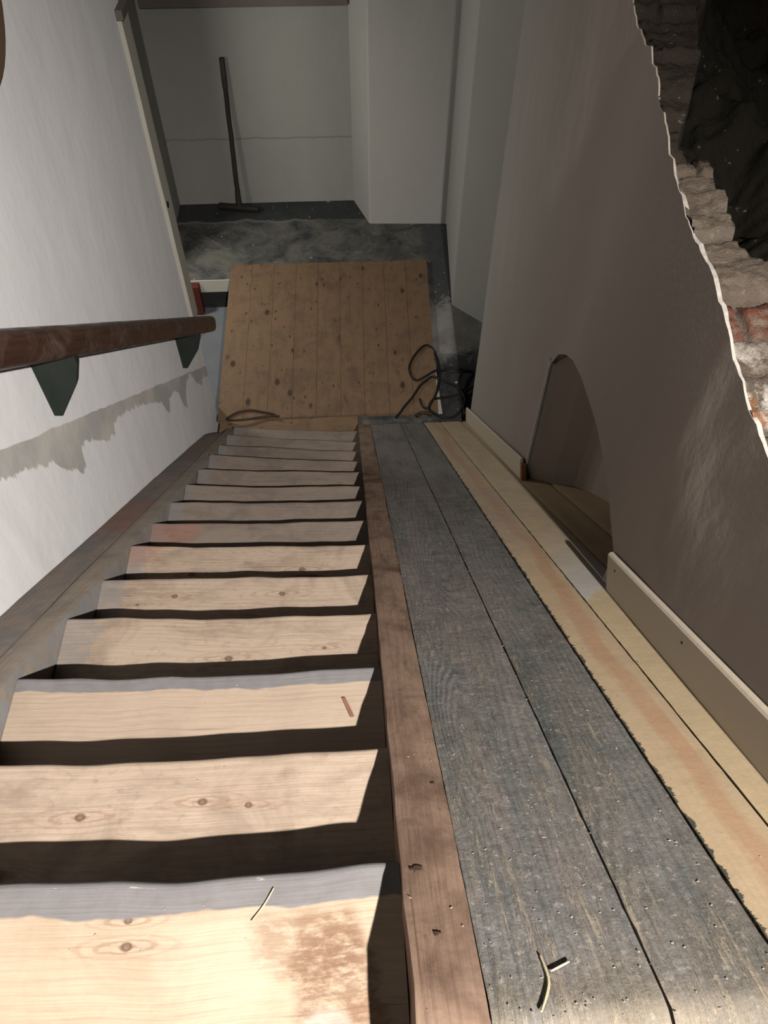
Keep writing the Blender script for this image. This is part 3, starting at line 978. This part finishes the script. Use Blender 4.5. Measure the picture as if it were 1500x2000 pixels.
def plank(x0, x1, y0, y1, mat, seed, gap=.002, rag=.0015, wav=.0, label=None, name='floorboard'):
    mb = MB()
    def P(u, v):
        y = lerp(y0, y1, u)
        a = x0 + gap + rag * nz(y * 30, seed) + rag * .7 * nz(y * 80, seed) + interp(y, [0, 3.8], [-.010, .010]) * wav
        b = x1 - gap + rag * nz(y * 30, seed + 9) + rag * .7 * nz(y * 80, seed + 9) + interp(y, [0, 3.8], [-.010, .010]) * wav
        x = lerp(a, b, v)
        z = kz(y) + .0012 * nz(y * 4, v * 2, seed) - .003 * (abs(v - .5) * 2) ** 14
        return Vector((x, y, z))
    mb.slab(P, (0, 0, 1), .028, 260, 10, lambda u, v: (lerp(y0, y1, u) * SL + seed * 2, (x1 - x0) * v))
    return mb.build(name, mat, dk, smooth=True, label=label)


plank(.1385, .358, -.29, 3.83, M['paint1'], 1.0, gap=.0012, wav=0, label='wide worn grey painted board next to the stringer')
plank(.358, .527, -.29, 3.83, M['paint2'], 2.0, gap=.0028, wav=0, label='second grey painted board, darker and greener')
plank(.527, .652, -.29, 3.83, M['new1'], 3.0, gap=.0024, label='new pine board with a pink streak and paint-stained edge')
plank(.652, .803, -.29, 3.83, M['new2'], 4.0, label='new pale pine board with a white primer patch')
plank(.803, .932, 1.0, 3.815, M['new3'], 5.0, gap=.004, label='pine board running into the niche')
plank(.932, 1.11, 1.0, 2.3, M['new3'], 6.0, gap=.004, label='pine board at the back of the niche')
m = MB()
m.slab(lambda u, v: Vector((lerp(.14, 1.12, v), lerp(-.29, 3.8, u), kz(lerp(-.29, 3.8, u)) - .034)), (0, 0, 1), .05, 30, 2, lambda u, v: (u, v))
m.build('support_board', M['riser'], dk)
m = MB(); m.box(.14, .855, 3.80, 3.826, FL, kz(3.83) - .034)
m.build('end_board', M['riser'], dk)

# ================================================================= BASEBOARDS
def baseboard(name, ys_, xs_, h, th, mat):
    n = 60; vs = []; fs = []
    prof = [(0, 0), (0, h - .008), (.004, h - .002), (.009, h), (th - .003, h), (th, h - .004), (th, 0)]
    for i in range(n + 1):
        y = lerp(ys_[0], ys_[-1], i / n); x = interp(y, ys_, xs_)
        for (a, b) in prof:
            p = Vector((x + a, y, kz(y) + .001)) + (NX if y > .06 else Vector((0, 0, 1))) * b
            vs.append(p)
    k = len(prof)
    for i in range(n):
        for j in range(k):
            a = i * k + j; b = i * k + (j + 1) % k
            fs.append((a, b, b + k, a + k))
    fs += [tuple(range(k)), tuple(n * k + j for j in range(k))[::-1]]
    m = MB(); m.add(vs, fs)
    return struct(name, m, mat)


bb = baseboard('baseboard_right', [-.28, .387, 1.13], [.692, .7095, .7355], .118, .0175, M['skirt'])
for (y, hh) in ((1.075, .085), (.70, .085)):
    x = interp(y, [-.28, .387, 1.13], [.692, .7095, .7355])
    p = Vector((x, y, kz(y))) + NX * hh
    m = MB(); m.tube([p + Vector((-.0012, 0, 0)), p + Vector((.001, 0, 0))], .0035, 8)
    m.build('nail_hole', M['hole'], bb)
bf = baseboard('baseboard_right_far', [2.30, 3.80], [.810, .836], .105, .014, M['skirt'])
m = MB()
def bp(y, h): return Vector((.8095, y, kz(y))) + NX * h
m.prism([bp(2.275, .0), bp(2.300, .0), bp(2.300, .082), bp(2.275, .078)], (.022, 0, 0))
m.build('end_block', M['terracotta'], bf, label='terracotta coloured end block')

# ================================================================= PLATFORM
PZ = -3.917
m = MB()
nb = 9
for b in range(nb):
    u0, u1 = b / nb, (b + 1) / nb
    g = (.0005, .0013, .0006, .0016)[b % 4]
    def P(u, v, u0=u0, u1=u1, b=b):
        y = lerp(4.045, 6.08, u)
        xa = lerp(-1.012, -1.056, u); xb = lerp(.668, .765, u)
        t = lerp(u0, u1, v)
        x = lerp(xa, xb, t) + (g if v == 0 else -g if v == 1 else 0)
        return Vector((x, y + .008 * nz(b * 3.3, 0) * (u > .99), PZ + .0015 * nz(b * 7, u * 3) + .001 * (b % 2)))
    m.slab(P, (0, 0, 1), .026, 20, 4, lambda u, v, b=b: (u * 2.03 + b * 5.1, v * .19 + b * .23), flip=True)
pf = m.build('wooden_platform', M['platform'], None)
tag(pf, 'wide platform of old stained pine boards at the foot of the stairs', 'platform')
m = MB(); m.box(.668, .70, 4.05, 6.0, FL, FL + .012)
gb = m.build('floor_batten', M['cream'], None, bevel=.002)
tag(gb, 'thin pale batten on the floor along the right edge of the wooden platform', 'batten')

# red post stub by the doorway
m = MB(); m.prism([(-1.44, 5.82, RZ), (-1.338, 5.82, RZ), (-1.338, 5.90, RZ), (-1.44, 5.90, RZ)], (0, 0, 4.27 - 3.965))
o = m.build('timber_stub', M['red'], None, bevel=.006)
tag(o, 'short dark red painted timber stub standing under the cream trim by the left wall', 'timber')

# ================================================================= HANDRAIL
XH = -.93
hr = thing('handrail', (-1.0, 2.0, -2.3), 'thick worn brown handrail on dark green brackets along the white left wall', 'handrail')
m = MB()
P0 = Vector((XH, -.35, -3.132 + TP * (4.171 + .35))); P1 = Vector((XH, 4.115, -3.132 + TP * .056))
d = (P1 - P0).normalized(); a_ = Vector((1, 0, 0)); b_ = a_.cross(d).normalized()
if b_.z < 0: b_ = -b_
seg = 28; ns = 80; vs = []; us = []; fs = []
for i in range(ns + 1):
    t = i / ns; c = P0.lerp(P1, t)
    sc = 1.0 if i < ns else .985
    for k in range(seg):
        th = 2 * math.pi * k / seg
        cx, sx = math.cos(th), math.sin(th)
        e = .62
        X = math.copysign(abs(cx) ** e, cx) * .046; Y = math.copysign(abs(sx) ** e, sx) * .053
        w_ = 1 + .02 * nz(t * 12, cx, sx)
        vs.append(c + a_ * X * w_ * sc + b_ * Y * w_ * sc); us.append((t * 5.5, k / seg * .36))
for i in range(ns):
    for k in range(seg):
        q = i * seg + k; r_ = i * seg + (k + 1) % seg
        fs.append((q, r_, r_ + seg, q + seg))
fs += [tuple(range(seg)), tuple(ns * seg + k for k in range(seg))[::-1]]
m.add(vs, fs, us)
m.build('rail', M['rail'], hr, smooth=True)
for y0 in (1.95, 3.66):
    zc = -3.132 + TP * (4.171 - y0)          # rail centre above this bracket
    off = zc - (-3.132 + TP * (4.171 - 1.95))
    m = MB()
    z = lambda q: q + off
    prof = [(-1.048, z(-1.826)), (-1.018, z(-1.828)), (-.924, z(-1.684)), (-.896, z(-1.603)), (-.896, z(-1.535)), (-1.048, z(-1.52))]
    m.prism([(x, y0 - .016, q) for x, q in prof], (0, .034, 0))
    m.build('bracket', M['green'], hr, bevel=.003)

# ================================================================= BROOM
br = thing('broom', (-1.05, 7.06, FL), 'dark long handled broom leaning upright against the far wall', 'broom')
hd = Vector((-1.035, 7.085, FL + .085)); tp = Vector((-1.005, 7.205, -2.585))
m = MB(); m.tube([hd.lerp(tp, t / 12) + Vector((.006 * nz(t * .6), 0, 0)) for t in range(13)], .0205, 12)
m.build('handle', M['broom'], br, smooth=True)
m = MB(); m.tube([hd.lerp(tp, t) for t in (.82, .84, .97, 1.0)], lambda t: .024, 12)
m.build('grip', M['grip'], br, smooth=True)
m = MB(); m.tube([hd + Vector((0, -.005, -.035)), hd + Vector((0, .002, .03)), hd + Vector((.002, .01, .13))], lambda t: .030 - .008 * t, 12)
m.build('socket', M['broom'], br, smooth=True)
m = MB()
c0 = Vector((-1.25, 7.12, 0)); c1 = Vector((-.84, 7.035, 0)); dd = (c1 - c0).normalized(); nn = Vector((-dd.y, dd.x, 0)) * .030
pr = [c0 - nn, c1 - nn, c1 + nn, c0 + nn]
m.prism([Vector((p.x, p.y, FL + .035)) for p in pr], (0, 0, .032))
m.build('head', M['broom'], br, bevel=.006)
m = MB()
random.seed(3)
for i in range(46):
    for k in range(5):
        p = c0.lerp(c1, (i + .5) / 46) + nn * ((k - 2) / 2.4)
        q = p + Vector((random.uniform(-.005, .005), random.uniform(-.012, .012), 0))
        m.add([(p.x - .003, p.y, FL + .037), (p.x + .003, p.y, FL + .037), (p.x, p.y + .004, FL + .037), (q.x, q.y, FL + .001)], [(0, 1, 3), (1, 2, 3), (2, 0, 3)])
bo = m.build('bristles', M['bristle'], br)
bo['kind'] = 'stuff'

# ================================================================= CABLES
def smoothpath(pts, k=8):
    P_ = [Vector(p) for p in pts]; out = []
    for i in range(len(P_) - 1):
        p0 = P_[max(i - 1, 0)]; p1 = P_[i]; p2 = P_[i + 1]; p3 = P_[min(i + 2, len(P_) - 1)]
        for j in range(k):
            t = j / k
            out.append(.5 * ((2 * p1) + (-p0 + p2) * t + (2 * p0 - 5 * p1 + 4 * p2 - p3) * t * t + (-p0 + 3 * p1 - 3 * p2 + p3) * t ** 3))
    out.append(P_[-1]); return out


zc = PZ + .011
F2 = FL + .008


def cz(x, h=0.0): return (zc if x < .70 else FL + .022) + h


def cable(name, pts, r, label, parent=None):
    m = MB(); m.tube(smoothpath([(x, y, cz(x, h)) for x, y, h in pts]), r, 8)
    o = m.build(name, M['black'], parent, smooth=True); o.modifiers.clear()
    if label: tag(o, label, 'cable')
    return o


cable('power_cable', [(.344, 3.985, 0), (.411, 4.10, 0), (.480, 4.20, 0), (.549, 4.325, 0), (.61, 4.39, 0), (.665, 4.425, .004), (.759, 4.392, 0), (.84, 4.33, 0), (.89, 4.20, 0),
      (.86, 4.08, 0), (.78, 3.99, 0), (.70, 3.98, .01), (.64, 4.01, 0), (.60, 4.07, 0), (.64, 4.16, .006), (.76, 4.21, 0), (.88, 4.25, 0), (.97, 4.32, 0), (1.03, 4.40, 0), (1.02, 4.47, 0), (.95, 4.52, 0), (.88, 4.535, 0), (.82, 4.543, .006),
      (.75, 4.52, 0), (.687, 4.488, .01), (.599, 4.425, .006), (.555, 4.402, 0), (.523, 4.399, 0), (.497, 4.43, 0), (.484, 4.50, 0), (.488, 4.573, 0), (.53, 4.68, 0), (.588, 4.772, 0), (.625, 4.812, 0), (.66, 4.822, 0), (.70, 4.785, .004), (.725, 4.68, 0), (.727, 4.554, .014), (.712, 4.40, .016), (.691, 4.288, .014), (.655, 4.19, .012), (.61, 4.10, .01), (.585, 4.06, .01), (.55, 4.10, 0), (.536, 4.18, 0)],
      .0095, 'dark coiled cable lying over the right corner of the platform and the dark floor')
cable('power_cable', [(.90, 3.93, 0), (.86, 4.10, 0), (.855, 4.25, 0), (.87, 4.38, .012), (.91, 4.48, .014), (.98, 4.50, .01), (1.05, 4.44, .01)], .009,
      'dark cable length on the floor against the end of the right wall')
cable('power_cable', [(.50, 3.99, 0), (.53, 4.02, 0), (.58, 4.02, .004), (.61, 4.0, 0)], .014, 'short thick brown cable end on the platform corner nearest the planks').data.materials[0] = M['cordbrown']
m = MB()
pth = [(-.545, 4.03, .012), (-.60, 4.072, .004), (-.665, 4.096, .0), (-.763, 4.123, 0), (-.859, 4.106, 0), (-.93, 4.05, .0), (-.925, 4.02, .006), (-.85, 4.0, .02), (-.76, 4.012, .016), (-.68, 4.035, .008), (-.60, 4.043, .006), (-.545, 4.033, .01)]
P_ = smoothpath([(x, y, zc + h) for x, y, h in pth], 8)
m.tube(P_, .0085, 8)
o = m.build('power_cable', M['cordbrown'], None, smooth=True); o.modifiers.clear()
tag(o, 'thin brown cable loop at the left foot of the stairs', 'cable')
# ================================================================= SMALL THINGS
def sliver(name, a, b, w_, mat, label, cat, bend=.0, h=.004):
    a = Vector(a); b = Vector(b); mid = (a + b) / 2 + Vector((bend, 0, h))
    m = MB(); m.tube(smoothpath([a + Vector((0, 0, .003)), mid, b + Vector((0, 0, .003))], 6), lambda t: w_ * (.35 + .65 * math.sin(math.pi * (.15 + .7 * t))), 6)
    o = m.build(name, mat, None); tag(o, label, cat); return o


sliver('wood_splinter', (-.155, .262, -1.289), (-.188, .217, -1.289), .0014, M['straw'], 'long pale splinter lying on the top tread', 'splinter', .002, .001)
m = MB(); m.prism([(-.052, .748, -1.668), (-.043, .748, -1.668), (-.023, .700, -1.668), (-.033, .699, -1.668)], (0, 0, .006))
tag(m.build('wood_chip', M['brownchip'], None, bevel=.001), 'flat reddish brown wood chip on the third tread from the top', 'wood chip')
def dz(x, y): return Vector((x, y, kz(y) + .001))
sliver('wood_shaving', dz(.219, .127), dz(.200, .064), .0022, M['straw'], 'curved pale wood shaving on the grey board near the bottom of the picture', 'shaving', .010, .002)
sliver('wood_shaving', dz(.226, .108), dz(.254, .118), .0018, M['crumb'], 'short grey shaving lying crosswise on the grey board', 'shaving', 0, .002)

# loose plaster crumbs, too many to count
random.seed(11)
m = MB()
def crumb(m, p, s, n_):
    n_ = Vector(n_)
    t = n_.orthogonal().normalized(); t.rotate(Matrix.Rotation(random.uniform(0, 6.28), 3, n_)); b = n_.cross(t)
    a = random.uniform(.5, 1.6)
    vs = [p + t * s * a * random.uniform(.7, 1.2), p + b * s * random.uniform(.4, 1) - t * s * .3 * a, p - t * s * a * random.uniform(.6, 1), p - b * s * random.uniform(.4, 1), p + n_ * s * random.uniform(.15, .45)]
    m.add(vs, [(0, 1, 4), (1, 2, 4), (2, 3, 4), (3, 0, 4), (3, 2, 1, 0)])
for i in range(420):
    y = .03 + random.random() ** 1.6 * 2.2
    x = random.uniform(.145, .52)
    crumb(m, Vector((x, y, kz(y) + .0012)), random.uniform(.0008, .0030), NX)
for i in range(60):
    y = .05 + random.random() * 2.5; x = random.choice([random.uniform(.53, .8), random.uniform(.055, .135)])
    crumb(m, Vector((x, y, kz(y) + .0012)), random.uniform(.001, .0028), NX)
o = m.build('plaster_crumbs', M['crumb'], None); tag(o, 'dry plaster crumbs and paint flakes scattered over the sloping boards', 'crumbs', kind='stuff')
m = MB()
for n in range(1, 15):
    for i in range(14):
        y0 = Rn[n - 1][1]; x = random.uniform(XL + .02, XR - .05); y = y0 - random.uniform(.02, .11)
        crumb(m, Vector((x, y, rz(n) - .001)), random.uniform(.001, .0026), (0, 0, 1))
o = m.build('plaster_dust', M['crumb'], None); tag(o, 'small plaster bits scattered over the stair treads', 'crumbs', kind='stuff')

# rounded brown board end on the left wall, top left, and its broken plaster rim
bx = MB()
cy, czz = 2.33, -.62
pts = []
for k in range(41):
    a = math.pi * 2 * k / 40
    pts.append((-1.047, cy + .0, czz))
prof = []
for k in range(48):
    a = 2 * math.pi * k / 48
    prof.append(Vector((-1.05, 2.45 + math.cos(a) * .36, -.62 + math.sin(a) * .345)))
bx.prism(prof, (.012, 0, 0))
o = bx.build('round_board', M['platform'], None, bevel=.004)
tag(o, 'rounded brown wooden board set into the plaster at the upper left', 'board')

# ================================================================= LIGHT
def lamp(name, kind, loc, energy, col, size=.05):
    l = bpy.data.lights.new(name, kind); l.energy = energy; l.color = col
    if kind == 'POINT': l.shadow_soft_size = size
    o = bpy.data.objects.new(name, l); COL.objects.link(o); o.location = (loc[0], loc[1], loc[2] + ZO)
    return o


wl = lamp('work_lamp', 'SPOT', (.665, -1.25, 1.139), 2050, (1.0, .955, .905), .022)
wl.data.shadow_soft_size = .022; wl.data.spot_size = math.radians(82); wl.data.spot_blend = 1.0
wl.rotation_euler = (Vector((-.35, 1.0, -1.75)) - Vector((.665, -1.25, 1.139))).to_track_quat('-Z', 'Y').to_euler()
lamp('doorway_lamp', 'POINT', (-1.95, 5.55, -2.4), 150, (1, .98, .92), .12)

w = bpy.data.worlds.new('world'); scn.world = w; w.use_nodes = True
w.node_tree.nodes['Background'].inputs[0].default_value = (.5, .5, .52, 1)
w.node_tree.nodes['Background'].inputs[1].default_value = .004

# ================================================================= CAMERA
cd = bpy.data.cameras.new('camera'); cam = bpy.data.objects.new('camera', cd); COL.objects.link(cam)
cd.sensor_fit = 'VERTICAL'; cd.sensor_height = 36; cd.sensor_width = 27; cd.lens = 36 * 1430 / 2000
cd.clip_start = .02; cd.clip_end = 60
ex = Vector((0.9983347733744761, -0.04241291520871957, 0.039100190470523724))
ey = Vector((-0.05751881413831156, -0.7834593330244202, 0.61877545161153))
ez = Vector((0.004389338384727312, -0.6199940468427328, -0.784594236270007))
# rows above are right / forward / up of the place in lens axes
R = Matrix(((ex[0], ex[1], ex[2]), (ey[0], ey[1], ey[2]), (ez[0], ez[1], ez[2])))
cx = Vector((R[0][0], R[1][0], R[2][0])); cy_ = Vector((R[0][1], R[1][1], R[2][1])); cz_ = Vector((R[0][2], R[1][2], R[2][2]))
mw = Matrix.Identity(4)
for i in range(3):
    mw[i][0] = cx[i]; mw[i][1] = -cy_[i]; mw[i][2] = -cz_[i]
mw.translation = Vector((0, 0, ZO))
cam.matrix_world = mw
scn.camera = cam
scn.view_settings.view_transform = 'Standard'
scn.view_settings.look = 'None'
scn.view_settings.gamma = 1
scn.view_settings.use_curve_mapping = False
scn.view_settings.exposure = 0.12
